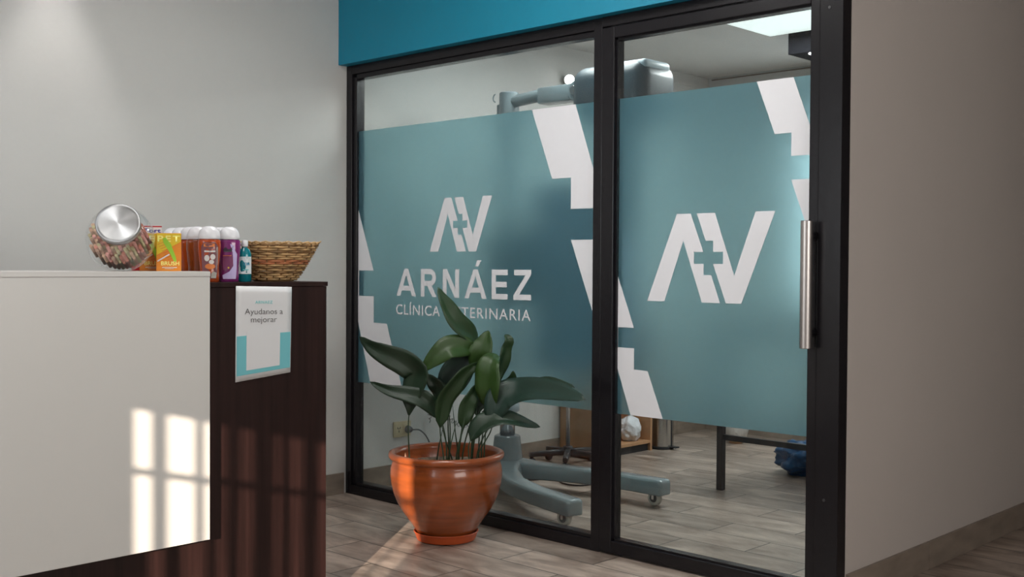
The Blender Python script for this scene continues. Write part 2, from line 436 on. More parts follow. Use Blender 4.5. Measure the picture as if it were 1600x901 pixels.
# privacy film on the face of both panes
FZ0, FZ1 = .562, 1.808
box('frosted_film', M['film'], (.070, 1.604, -.0050, -.0035, FZ0, FZ1), w1)
box('frosted_film', M['film'], (1.711, 2.566, -.0050, -.0035, FZ0, FZ1), door)
def decal(name, polys, parent, y=-.0068):
    m = MB()
    for i, p in enumerate(polys): m.prism(p, y - .0004 - .00012 * (i % 7), y)
    return m.build(name, M['vinyl'], parent)
decal('white_stripe', [[(.070, 1.418), (.190, 1.118), (.076, 1.118), (.076, .992), (.192, .992), (.192, .863), (.292, .861), (.405, .5625), (.168, .5625), (.070, .862)]], w1)
decal('white_stripe', [[(1.245, 1.808), (1.489, 1.808), (1.604, 1.49), (1.604, 1.381), (1.597, 1.381), (1.467, 1.381), (1.467, 1.51), (1.363, 1.51)]], w1)
decal('white_stripe', [[(1.469, 1.254), (1.604, 1.254), (1.604, .920)]], w1)
decal('white_stripe', [[(1.597, 1.254), (1.604, 1.254), (1.604, 1.381), (1.597, 1.381)]], w1)
decal('white_stripe', [[(1.711, 1.122), (1.799, .906), (1.719, .906), (1.719, .826), (1.800, .826), (1.800, .743), (1.867, .741), (1.941, .5625), (1.785, .5625), (1.711, .760)]], door)
decal('white_stripe', [[(2.340, 1.808), (2.487, 1.808), (2.566, 1.600), (2.566, 1.535), (2.481, 1.535), (2.481, 1.616), (2.415, 1.616)]], door)
decal('white_stripe', [[(2.482, 1.452), (2.566, 1.452), (2.566, 1.232)]], door)
A = [(0, 0), (.244, 1), (.357, 1), (.461, .567), (.386, .567), (.386, .433), (.464, .433), (.464, .308), (.525, .308), (.595, 0), (.452, 0), (.299, .695), (.146, 0)]
Vv = [(.406, 1), (.549, 1), (.702, .305), (.856, 1), (1, 1), (.757, 0), (.640, 0), (.538, .433), (.615, .433), (.615, .567), (.537, .567), (.537, .692), (.478, .692)]
for x0, x1, z0, z1, par in ((.601, 1.010, 1.209, 1.455, w1), (1.862, 2.421, 1.014, 1.346, door)):
    decal('monogram', [[(x0 + (x1 - x0) * a, z0 + (z1 - z0) * c) for a, c in L] for L in (A, Vv)], par)
def quad(*p): return list(p)
def bar(x0, z0, x1, z1, w):
    dx, dz = x1 - x0, z1 - z0; l = math.hypot(dx, dz); nx, nz = -dz / l * w / 2, dx / l * w / 2
    return [(x0 + nx, z0 + nz), (x1 + nx, z1 + nz), (x1 - nx, z1 - nz), (x0 - nx, z0 - nz)]
Z0, Z1, sw = .999, 1.129, .0255
def letA(x0, x1):
    c = (x0 + x1) / 2; h = Z1 - Z0; b_ = .0285
    k = (c - .0135 - x0) / h
    return [[(x0, Z0), (x0 + b_, Z0), (c, Z1 - .030), (c, Z1), (c - .0135, Z1)], [(x1, Z0), (x1 - b_, Z0), (c, Z1 - .030), (c, Z1), (c + .0135, Z1)],
            [(x0 + .034, Z0 + .026), (x1 - .034, Z0 + .026), (x1 - .043, Z0 + .049), (x0 + .043, Z0 + .049)]]
polys = letA(.364, .506) + letA(.837, .978)
polys += [[(.905, 1.142), (.925, 1.142), (.945, 1.170), (.918, 1.170)]]
R0, R1 = .540, .651
polys += [[(R0, Z0), (R0 + sw, Z0), (R0 + sw, Z1), (R0, Z1)]]
cx_, cz_, ro, ri = R1 - .046, Z1 - .040, .040, .0155
outer = [(R0 + sw, Z1), ] + [(cx_ + ro * math.sin(t), cz_ + ro * math.cos(t)) for t in [PI * i / 14 for i in range(15)]] + [(R0 + sw, cz_ - ro)]
inner = [(R0 + sw, cz_ - ri)] + [(cx_ + ri * math.sin(t), cz_ + ri * math.cos(t)) for t in [PI * i / 14 for i in range(14, -1, -1)]] + [(R0 + sw, cz_ + ri)]
polys += [outer + inner]
polys += [[(R1 - .030, Z0), (R1, Z0), (R1 - .036, Z0 + .052), (R1 - .066, Z0 + .052)]]
N0, N1 = .692, .801
polys += [[(N0, Z0), (N0 + sw, Z0), (N0 + sw, Z1), (N0, Z1)], [(N1 - sw, Z0), (N1, Z0), (N1, Z1), (N1 - sw, Z1)], [(N0, Z1), (N0 + .028, Z1), (N1, Z0), (N1 - .028, Z0)]]
E0, E1 = 1.010, 1.108
polys += [[(E0, Z0), (E1, Z0), (E1, Z0 + .024), (E0 + sw, Z0 + .024), (E0 + sw, Z0 + .053), (E1 - .006, Z0 + .053), (E1 - .006, Z0 + .077), (E0 + sw, Z0 + .077), (E0 + sw, Z1 - .024), (E1, Z1 - .024), (E1, Z1), (E0, Z1)]]
q0, q1 = 1.142, 1.247
polys += [[(q0, Z0), (q1, Z0), (q1, Z0 + .024), (q0 + .036, Z0 + .024), (q1, Z1 - .020), (q1, Z1), (q0 + .004, Z1), (q0 + .004, Z1 - .024), (q1 - .034, Z1 - .024), (q0, Z0 + .020)]]
decal('lettering', polys, w1)
text_obj('lettering', 'CLÍNICA', (.361, -.0072, .911), (1, 0, 0), (0, 0, 1), .049, M['vinyl'], w1, width=.313, bold=.012, spacing=1.12)
text_obj('lettering', 'VETERINARIA', (1.246, -.0072, .911), (1, 0, 0), (0, 0, 1), .049, M['vinyl'], w1, width=.528, bold=.006, align='RIGHT', spacing=1.12)
# pull handle
h = MB(); h.cyl((2.588, -.085, .873), (2.588, -.085, 1.305), .0205, 32, .0015)
hb = h.build('door_handle', M['steel'], door, angle=40)
m = MB()
for z in (.925, 1.255):
    m.cyl((2.588, -.068, z), (2.588, YF - .003, z), .010, 16); m.cyl((2.588, YF - .010, z), (2.588, YF - .0035, z), .016, 20)
m.build('handle_bracket', M['black'], door)
m = MB()
for z in (2.02, .36): m.cyl((2.64, -.0445, z), (2.64, -.0415, z), .005, 12)
struct(m.build('trim_jamb_screws', M['darkmetal']))

# ------------------------------------------------------------------ reception counter
XC = 1.45; XD = 1.40
counter = tag(empty('reception_counter', (1.2, -2.4, 0)), 'reception counter clad in white laminate panel over dark wenge body', 'counter')
box('counter_body', M['wenge'], (.86, XD, -4.0, -1.192, .0, 1.074), counter, .0015)
box('dark_countertop', M['wenge'], (.85, XD + .002, -1.667, -1.188, 1.0745, 1.0895), counter, .001)
o = box('white_front_panel', M['whitelam'], (XD + .0005, XC, -4.0, -1.669, .300, 1.1085), counter, .0008); o['label'] = 'large white laminate front panel'
o = box('white_countertop', M['whitelam'], (1.02, XC + .001, -4.0, -1.668, 1.109, 1.1245), counter, .001); o['label'] = 'white laminate countertop'
box('riser', M['whitelam'], (1.03, XD, -4.0, -1.67, 1.0745, 1.1085), counter)

# ------------------------------------------------------------------ sign hanging on the dark panel
px = XD + .0025
m = MB()
c4 = [(-1.579, 1.078), (-1.362, 1.076), (-1.366, .795), (-1.581, .775)]   # placeholder corners, replaced just below
c4 = [(-1.548, 1.078), (-1.336, 1.073), (-1.341, .791), (-1.550, .772)]
nx_, nz_ = 10, 14
def sheet(c4, n1, n2, off, amp):
    m = MB(); g = []
    for j in range(n2 + 1):
        row = []
        for i in range(n1 + 1):
            u, v = i / n1, j / n2
            tl, tr, br, bl = [Vector((0, *q)) for q in c4]
            p = tl.lerp(tr, u).lerp(bl.lerp(br, u), v)
            p.x = off + amp * (noise.noise(V(u * 3, v * 4, 1.7)) * .5 + .5)
            row.append(p)
        g.append(row)
    f = [[m.bm.verts.new(p) for p in r] for r in g]; k = [[m.bm.verts.new(p - V(.0006, 0, 0)) for p in r] for r in g]
    for j in range(n2):
        for i in range(n1):
            for G in (f, k):
                q = m.bm.faces.new((G[j][i], G[j + 1][i], G[j + 1][i + 1], G[j][i + 1])); q.smooth = True
    def side(a, b, c, d): m.bm.faces.new((a, b, c, d))
    for i in range(n1): side(f[0][i], f[0][i + 1], k[0][i + 1], k[0][i]); side(f[n2][i], f[n2][i + 1], k[n2][i + 1], k[n2][i])
    for j in range(n2): side(f[j][0], f[j + 1][0], k[j + 1][0], k[j][0]); side(f[j][n1], f[j + 1][n1], k[j + 1][n1], k[j][n1])
    m.bm.normal_update()
    return m
sign = tag(sheet(c4, 10, 14, px, .0012).build('paper_sign', M['paper'], recalc=True), 'white and teal paper notice taped to the dark side of the counter', 'sign')
def on_sign(u, v):      # u across, v down, 0..1
    tl, tr, br, bl = [Vector((0, *q)) for q in c4]
    p = tl.lerp(tr, u).lerp(bl.lerp(br, u), v); p.x = px + .0018; return p
def sign_quad(name, u0, u1, v0, v1, mat, dx=0):
    m = MB(); q = [on_sign(u, v) + V(dx, 0, 0) for u, v in ((u0, v0), (u1, v0), (u1, v1), (u0, v1))]
    A_ = [m.bm.verts.new(p) for p in q]; B_ = [m.bm.verts.new(p + V(.0004, 0, 0)) for p in q]
    m.bm.faces.new(A_); m.bm.faces.new(B_[::-1])
    for i in range(4): m.bm.faces.new((A_[i], B_[i], B_[(i + 1) % 4], A_[(i + 1) % 4]))
    return m.build(name, mat, sign, recalc=True)
sign_quad('teal_band', .015, .985, .525, .940, M['paperteal'])
sign_quad('white_square', .185, .79, .485, .895, M['paper'], .0005)
p = on_sign(.49, .188); text_obj('lettering', 'ARNAEZ', p + V(.0004, 0, 0), (0, 1, -.02), (0, 0, 1), .0095, M['tealink'], sign, width=.066, align='CENTER', bold=.008, spacing=1.15)
p = on_sign(.495, .305); text_obj('lettering', 'Ayudanos a', p + V(.0004, 0, 0), (0, 1, -.02), (0, 0, 1), .0195, M['ink'], sign, width=.144, align='CENTER', bold=-.008)
p = on_sign(.495, .393); text_obj('lettering', 'mejorar', p + V(.0004, 0, 0), (0, 1, -.02), (0, 0, 1), .0195, M['ink'], sign, width=.098, align='CENTER', bold=-.008)

# ------------------------------------------------------------------ jar of chew sticks
JC = V(1.305, -1.886, 1.2215); JR = .1
n_ = V(.80, -.47, .40).normalized()              # mouth axis, towards the room and slightly up
u_ = n_.cross(V(0, 0, 1)).normalized(); w_ = u_.cross(n_)
JM = Matrix((( u_.x, w_.x, n_.x, JC.x), (u_.y, w_.y, n_.y, JC.y), (u_.z, w_.z, n_.z, JC.z), (0, 0, 0, 1)))
jar = tag(empty('treat_jar', (JC.x, JC.y, 1.1247)), 'round glass jar of chew sticks lying tilted with brushed steel lid', 'jar')
prof = [(0, -JR)] + [(JR * math.sin(t), -JR * math.cos(t)) for t in [PI * i / 24 for i in range(1, 19)]]
rm = .060; prof = [p for p in prof if not (p[1] > 0 and p[0] < rm + .003)] + [(rm, .083), (rm - .001, .092)]
m = MB(); m.lathe(prof, 56, JM)
for v in m.bm.verts: v.co.z = max(v.co.z, 1.1250)
m.build('glass_body', M['jar'], jar)
m = MB(); m.lathe([(0, .0905), (.060, .0905), (.0625, .0915), (.0635, .094), (.0635, .108), (.0625, .1105), (.060, .112), (.052, .1125), (0, .1125)], 64)
lid = m.build('lid', M['lid'], None); lid.parent = jar; lid.matrix_parent_inverse = Matrix.Identity(4)
lid.matrix_local = Matrix.Translation(-Vector(jar.location)) @ JM
lid.data.set_sharp_from_angle(angle=math.radians(50))
# sticks
stick_mats = dict(pink=pm('chew_pink', (.66, .30, .25), .6, bump=.3, bscale=150), tan=pm('chew_tan', (.56, .34, .22), .6, bump=.3, bscale=150),
                  brown=pm('chew_brown', (.38, .22, .15), .6, bump=.3, bscale=150), green=pm('chew_pale', (.52, .44, .24), .6, bump=.3, bscale=150), red=pm('chew_red', (.55, .20, .14), .6, bump=.3, bscale=150))
ax = (V(.62, -.60, .46)).normalized(); a1 = ax.cross(V(0, 0, 1)).normalized(); a2 = a1.cross(ax)
rs = random.Random(3); proto = {}; ns = 0
for k in stick_mats:
    pr = MB(); pr.cyl((0, 0, -.5), (0, 0, .5), .0052, 10); proto[k] = pr.build('chew_stick', stick_mats[k]).data
    D.objects.remove([o for o in D.objects if o.data == proto[k]][0])
sp = .0119; cnt = 0
for iy in range(-9, 10):
    for ix in range(-9, 10):
        x = (ix + .5 * (iy % 2)) * sp + rs.uniform(-.0005, .0005); y = iy * sp * .87 + rs.uniform(-.0004, .0004)
        r2 = x * x + y * y
        if r2 > (JR - .017) ** 2 or y > .030: continue
        half = math.sqrt((JR - .009) ** 2 - r2 - .0004)
        top = min(half, .026 + rs.uniform(-.012, .016) + .25 * abs(x)); bot = -half
        # keep clear of the flattened base
        L_ = top - bot
        if L_ < .03: continue
        cpos = JC + a1 * x + a2 * y + ax * ((top + bot) / 2)
        lowest = (cpos - ax * (L_ / 2)).z
        if lowest < 1.1325:
            cut = (1.1325 - lowest) / ax.z; L_ -= cut; cpos += ax * (cut / 2)
            if L_ < .03: continue
        k = rs.choice(['pink', 'pink', 'tan', 'tan', 'brown', 'green', 'red'])
        o = D.objects.new('chew_stick', proto[k]); C.objects.link(o)
        o.location = cpos; o.rotation_mode = 'QUATERNION'; o.rotation_quaternion = ax.to_track_quat('Z', 'Y'); o.scale = (1, 1, L_)
        nm = dict(pink='pink', tan='tan', brown='brown', green='pale yellowish', red='reddish')[k]
        tag(o, nm + ' pet chew stick packed with others inside the round glass jar', 'chew stick', nm + ' chew sticks in the glass jar'); cnt += 1
print('sticks', cnt)

# ------------------------------------------------------------------ boxes beside the jar
yel = pm('carton_yellow', (.72, .50, .02), .4, coat=.3); orn = pm('carton_orange', (.74, .24, .015), .4, coat=.3); ltx = pm('carton_light_print', (.92, .86, .25), .5)
grn = pm('brush_green', (.30, .55, .03), .5); whi = pm('print_white', (.75, .68, .62), .5); redc = pm('carton_red', (.42, .012, .02), .4); wcart = pm('carton_white', (.66, .62, .62), .4)
navy = pm('navy_print', (.03, .03, .22), .5); brist = pm('bristle_print', (.62, .12, .05), .5); rtx = pm('red_print', (.55, .02, .04), .5)
def brush_box(loc, rz, label, full=True):
    # front faces local -Y; w .074, h .117, depth .034
    t = tag(empty('brush_carton', loc, rz), label, 'box', 'pet brush cartons')
    w, hh, dd = .074, .117, .034
    m = MB(); m.box(-w / 2, w / 2, 0, dd, 0, hh, .001)
    c = m.build('carton', orn); c.parent = t
    f = -.0003
    m = MB(); m.prism([(-w / 2 + .001, hh * .42), (w / 2 - .001, hh * .78), (w / 2 - .001, hh - .001), (-w / 2 + .001, hh - .001)], f - .0002, f); q = m.build('yellow_print', yel); q.parent = t
    q = text_obj('lettering', 'PET', (0, f - .0006, hh - .026), (1, 0, 0), (0, 0, 1), .019, ltx, None, width=.066, bold=.02, align='CENTER', spacing=1.3); q.parent = t
    q = text_obj('lettering', 'BRUSH', (.004, f - .0006, .018), (1, 0, 0), (0, 0, 1), .0125, ltx, None, width=.054, bold=.02, align='CENTER'); q.parent = t
    m = MB(); m.prism([(-.024 + .006, .100), (-.010, .104), (.006, .083), (.020, .045), (.023, .030), (.015, .030), (.002, .058), (-.016, .088)], f - .0009, f - .0003)
    q = m.build('brush_picture', grn); q.parent = t
    m = MB()
    for i in range(9):
        x = -.017 + i * .0042; z = .088 - i * .0068
        m.prism(bar(x, z, x - .016, z - .006, .0011), f - .0006, f - .0003)
    q = m.build('bristle_picture', brist); q.parent = t
    m = MB(); m.prism(bar(-.034, .030, .002, .052, .004), f - .0008, f - .0003); m.prism([(-.020, .010), (.024, .010), (.024, .0125), (-.020, .0125)], f - .0008, f - .0003)
    m.prism([(-.012, .0065), (.014, .0065), (.014, .0078), (-.012, .0078)], f - .0008, f - .0003)
    q = m.build('white_print', whi); q.parent = t
    return t
rz = math.radians(62)
zt = 1.1247
brush_box((1.335, -1.743, zt), rz, 'yellow and orange pet brush carton, front of its row beside the jar')
brush_box((1.272, -1.765, zt), math.radians(62), 'yellow and orange pet brush carton mostly hidden behind the front one')
t = tag(empty('medicine_carton', (1.20, -1.738, zt), rz), 'white carton with red edges standing behind the pet brush cartons', 'box')
m = MB(); m.box(-.052, .040, 0, .03, 0, .143, .001); c = m.build('carton', wcart); c.parent = t
m = MB(); m.prism([(-.052, .1385), (.040, .1385), (.040, .1425), (-.052, .1425)], -.0006, -.0002); c = m.build('red_print', redc); c.parent = t
m = MB(); m.prism([(-.052, .0005), (.040, .0005), (.040, .045), (-.052, .045)], -.0006, -.0002); c = m.build('red_print', redc); c.parent = t
c = text_obj('lettering', 'il', (-.024, -.0008, .1215), (1, 0, 0), (0, 0, 1), .013, rtx, None, width=.009, bold=.02); c.parent = t
c = text_obj('lettering', 'Fort', (-.011, -.0008, .1215), (1, 0, 0), (0, 0, 1), .013, navy, None, width=.048, bold=.02); c.parent = t

# ------------------------------------------------------------------ shampoo bottles
def liquid(name, col): return pm(name, col, .12, coat=.6, trans=.35)
capm = pm('frosted_clear_cap', (.86, .86, .89), .22, trans=.3, coat=.3)
def loft(m, secs, n=28, top=True, bot=True):
    rings = [m.ring(V(0, 0, z), V(1, 0, 0), V(0, 1, 0), a, b_, n) for z, a, b_ in secs]
    for p, q in zip(rings, rings[1:]): m.bridge(p, q)
    if bot: m.cap(rings[0], True)
    if top: m.cap(rings[-1])
def shampoo(kind, loc, rz, label):
    t = tag(empty('shampoo_bottle', loc, rz), label, 'bottle', 'shampoo bottles on the counter')
    P = dict(orange=((.55, .10, .02), (.60, .16, .05)), purple=((.24, .03, .19), (.45, .36, .62)), amber=((.33, .085, .02), (.42, .26, .05)))[kind]
    b_ = MB(); loft(b_, [(0, .027, .015), (.003, .030, .018), (.02, .0305, .019), (.045, .029, .018), (.075, .0325, .019), (.105, .0355, .020), (.125, .0355, .020), (.133, .034, .0195), (.1365, .030, .018)])
    c = b_.build('bottle_body', MATS[kind]); c.parent = t
    b_ = MB(); loft(b_, [(.1367, .0335, .0205), (.138, .0345, .021), (.150, .0335, .0205), (.163, .029, .018), (.172, .022, .014), (.177, .012, .008), (.178, .004, .003)])
    c = b_.build('cap', capm); c.parent = t
    return t, P
MATS = dict(orange=liquid('orange_shampoo', (.58, .095, .022)), purple=liquid('purple_shampoo', (.27, .035, .20)), amber=liquid('amber_shampoo', (.36, .085, .025)), teal=liquid('teal_liquid', (.0, .22, .27)))
def label_poly(t, name, poly, y, mat):
    # curved label hugging the oval front: y depends on x
    m = MB(); m.prism(poly, y - .0006, y + .0)
    bmesh.ops.subdivide_edges(m.bm, edges=m.bm.edges[:], cuts=2)
    for v in m.bm.verts:
        s = max(0, 1 - (v.co.x / .036) ** 2); hz = v.co.z
        dep = .0195
        if hz < .09: dep = .0185
        v.co.y = -dep * math.sqrt(s) - .0014 + (v.co.y - y)
    q = m.build(name, mat, None, recalc=True); q.parent = t; return q
darkp = pm('label_burgundy', (.16, .05, .06), .5); lilac = pm('label_lilac', (.46, .38, .62), .5); lor = pm('label_orange', (.60, .17, .04), .5); lwh = pm('label_white', (.62, .58, .56), .5)
lgrey = pm('label_grey', (.36, .33, .29), .5); lblk = pm('label_black', (.035, .02, .035), .5); lmag = pm('label_plum', (.16, .025, .09), .5)
def ell(cx, cz, a, b_, n=18): return [(cx + a * math.cos(2 * PI * i / n), cz + b_ * math.sin(2 * PI * i / n)) for i in range(n)]
rb = math.radians(60)
t, _ = shampoo('orange', (1.335, -1.602, 1.0897), rb, 'orange shampoo bottle with frosted cap, nearest of its row by the white panel edge')
label_poly(t, 'label', [(-.022, .020), (-.012, .012), (.020, .012), (.024, .030), (.026, .115), (.018, .126), (-.018, .126), (-.026, .112)], -.02, darkp)
label_poly(t, 'label_print', [(-.018, .112), (.016, .112), (.016, .122), (-.018, .122)], -.0206, lor)
label_poly(t, 'label_print', [(-.016, .095), (.018, .095), (.018, .1005), (-.016, .1005)], -.0206, lwh)
label_poly(t, 'label_print', ell(-.008, .076, .008, .010), -.0208, lwh); label_poly(t, 'label_print', ell(.010, .080, .008, .009), -.0208, lwh)
label_poly(t, 'label_print', ell(.006, .064, .008, .007), -.0208, lwh); label_poly(t, 'label_print', ell(.002, .050, .016, .009), -.0207, lor)
label_poly(t, 'label_print', [(.004, .013), (.020, .013), (.022, .030), (.012, .034), (.006, .028)], -.0208, lgrey)
label_poly(t, 'label_print', [(.0205, .036), (.0255, .060), (.026, .112), (.021, .110)], -.0208, lgrey)
for i, (x, y, kind, lb) in enumerate(((1.268, -1.604, 'amber', 'amber shampoo bottle directly behind the front orange bottle'),
                                      (1.200, -1.592, 'orange', 'orange shampoo bottle third back in the row beside the brush carton'),
                                      (1.132, -1.585, 'orange', 'orange shampoo bottle fourth back, only its frosted cap showing clearly'),
                                      (1.064, -1.578, 'amber', 'amber shampoo bottle at the far back end of the row'))):
    shampoo(kind, (x, y, 1.0897), rb, lb)
t, _ = shampoo('purple', (1.335, -1.530, 1.0897), rb, 'purple shampoo bottle with lilac label and frosted cap, nearest of its row')
label_poly(t, 'label', [(.002, .122), (.014, .118), (.018, .10), (.024, .09), (.022, .030), (.020, .010), (-.020, .010), (-.022, .022), (.000, .034), (.012, .052), (.010, .095)], -.02, lilac)
label_poly(t, 'label_print', [(-.021, .038), (.004, .040), (.012, .060), (.010, .082), (-.021, .082)], -.0206, lmag)
label_poly(t, 'label_print', [(-.020, .105), (-.012, .112), (-.004, .104), (.004, .108), (.012, .116), (.010, .106), (.006, .097), (-.018, .096)], -.0208, lblk)
label_poly(t, 'label_print', ell(-.003, .046, .003, .003, 10), -.0208, pm('tiny_yellow_print', (.6, .42, .05), .5))
label_poly(t, 'label_print', [(-.020, .0835), (.006, .0835), (.006, .0855), (-.020, .0855)], -.0208, lor)
shampoo('purple', (1.268, -1.524, 1.0897), rb, 'purple shampoo bottle directly behind the front purple one')
shampoo('orange', (1.200, -1.512, 1.0897), rb, 'orange shampoo bottle behind the two purple bottles')
# teal bottle
t = tag(empty('lotion_bottle', (1.338, -1.4745, 1.0897), rb), 'small teal liquid bottle with white label beside the wicker basket', 'bottle')
b_ = MB(); loft(b_, [(0, .019, .013), (.003, .022, .015), (.06, .022, .0155), (.09, .0215, .015), (.104, .017, .012), (.110, .0095, .0095), (.114, .0085, .0085)]); c = b_.build('bottle_body', MATS['teal']); c.parent = t
b_ = MB(); loft(b_, [(.1142, .0105, .0105), (.1152, .011, .011), (.134, .0105, .0105), (.1355, .009, .009)], 20); c = b_.build('cap', capm); c.parent = t
m = MB(); m.prism([(-.019, .026), (.0205, .026), (.0205, .082), (-.019, .082)], -.02, -.0194); bmesh.ops.subdivide_edges(m.bm, edges=m.bm.edges[:], cuts=3)
for v in m.bm.verts: v.co.y = -.0158 * math.sqrt(max(0, 1 - (v.co.x / .0235) ** 2)) - .0008 + (v.co.y + .02)
c = m.build('label', pm('label_pale', (.60, .66, .68), .5)); c.parent = t
c = text_obj('lettering', 'Clin', (-.004, -.0172, .054), (1, .05, 0), (0, 0, 1), .009, pm('blue_print', (.05, .25, .42), .5), None, width=.019, bold=.02); c.parent = t
m = MB(); m.prism([(-.006, .038), (.012, .038), (.012, .041), (-.006, .041)], -.0176, -.0170); c = m.build('label_print', M['tealink']); c.parent = t

# ------------------------------------------------------------------ woven basket
BC = V(1.275, -1.294, 1.0897)
bk = tag(empty('wicker_basket', tuple(BC)), 'woven honey-coloured cane basket on the dark end of the counter', 'basket')
vr = V(.45, .893, 0)                        # long side runs along here
def bring(z):                                # centre and radii of the basket wall at height z (0..1)
    s = z
    a = .070 + (.126 - .070) * (s ** .75); b_ = .062 + (.100 - .062) * (s ** .75)
    return V(0, 0, 0) + vr * (-.022 * (1 - s)), a, b_
H_ = .122; NS = 22
vq = V(-vr.y, vr.x, 0)
def bpt(th, s, off=0):
    c, a, b_ = bring(s)
    return BC + c + vr * ((a + off) * math.cos(th)) + vq * ((b_ + off) * math.sin(th)) + V(0, 0, .004 + s * H_)
NR = 16
rr = random.Random(5); mats = ['cane1', 'cane2', 'cane3']
groups = {k: MB() for k in mats}
for r in range(NR):
    s = (r + .5) / NR; pts = []
    wob = rr.uniform(-.15, .15); ph = rr.uniform(0, 6)
    for i in range(NS * 4 + 1):
        th = 2 * PI * (i / 4) / NS
        off = .0042 * math.cos(PI * (i / 4) + PI * r)
        ss = s + .006 * math.sin(3 * th + ph)
        pts.append(bpt(th, ss, off))
    k = 'cane3' if 7 <= r <= 8 else ('cane2' if rr.random() < .3 else 'cane1')
    groups[k].tube(pts, .0039, 6, cap=False)
names = dict(cane1='weave', cane2='dark_weave', cane3='reddish_weave')
for k in mats:
    o = groups[k].build(names[k], M[k], bk)
    if k != 'cane1': o['label'] = dict(cane2='darker brown cane strands', cane3='reddish band of cane strands')[k]
m = MB()
for i in range(NS):
    th = 2 * PI * i / NS
    m.tube([bpt(th, s_) for s_ in (0, .25, .5, .75, 1.0)], .0024, 6)
m.build('stakes', M['cane2'], bk)
m = MB()
for i in range(NS):     # looped border
    t0 = 2 * PI * i / NS; t1 = 2 * PI * (i + 1.6) / NS
    m.tube([bpt(t0, .97), bpt(t0 * .75 + t1 * .25, 1.035, .002), bpt(t0 * .5 + t1 * .5, 1.06, .003), bpt(t0 * .25 + t1 * .75, 1.03, .002), bpt(t1, .985)], .0028, 6)
for i in range(3):
    m.tube([bpt(rr.uniform(-.35, .05), .98), bpt(rr.uniform(-.35, .05), 1.09, .006)], .0022, 6)
m.build('braided_rim', M['cane1'], bk)
m = MB()
for k in range(9):
    rings = []
    f_ = (k + .6) / 9.2; c, a, b_ = bring(0)
    m.tube([BC + c + vr * (a * f_ * math.cos(2 * PI * i / 40)) + vq * (b_ * f_ * math.sin(2 * PI * i / 40)) + V(0, 0, .0035) for i in range(41)], .0034, 5, cap=False)
m.build('basket_base', M['cane2'], bk)

# ------------------------------------------------------------------ potted plant
PC = V(1.055, -.315, 0)
T = Matrix.Translation(PC)
sa = MB(); sa.lathe([(0, .0015), (.112, .0015), (.122, .004), (.129, .022), (.133, .034), (.136, .037), (.134, .040), (.129, .037), (.124, .024), (.116, .010), (0, .009)], 56, T)
tag(sa.build('plant_saucer', M['saucer'], recalc=True, angle=50), 'bright orange plastic saucer under the big terracotta pot', 'saucer')
plant = tag(empty('potted_plant', (PC.x, PC.y, .0105)), 'broad-leaved green plant in a large glazed terracotta pot', 'plant')
pot = MB()
pot.lathe([(0, .0105), (.100, .0105), (.106, .014), (.120, .032), (.136, .058), (.160, .092), (.187, .129), (.207, .165), (.220, .198), (.230, .238), (.2345, .275), (.2325, .303), (.226, .325), (.2225, .334),
           (.226, .340), (.236, .343), (.2415, .350), (.2425, .359), (.2395, .367), (.231, .371), (.222, .370), (.215, .364), (.212, .350), (.214, .30), (.20, .27), (0, .27)], 72, T)
pot.build('pot', M['terracotta'], plant, recalc=True)
so = MB(); n = 40
so.lathe([(.2125, .308), (.19, .313), (.15, .318), (.10, .322), (.05, .320), (0, .321)], n, T)
bmesh.ops.subdivide_edges(so.bm, edges=so.bm.edges[:], cuts=2, use_grid_fill=True)
for v in so.bm.verts: v.co.z += .006 * noise.noise(v.co * 45) + .003 * noise.noise(v.co * 110)
so.build('soil', M['soil'], plant, smooth=True, recalc=True)
m = MB(); m.tube([(.985, -.475, .315), (.984, -.478, .345), (.983, -.480, .372)], [.006, .0065, .001], 8); m.build('sprout', M['sprout'], plant)
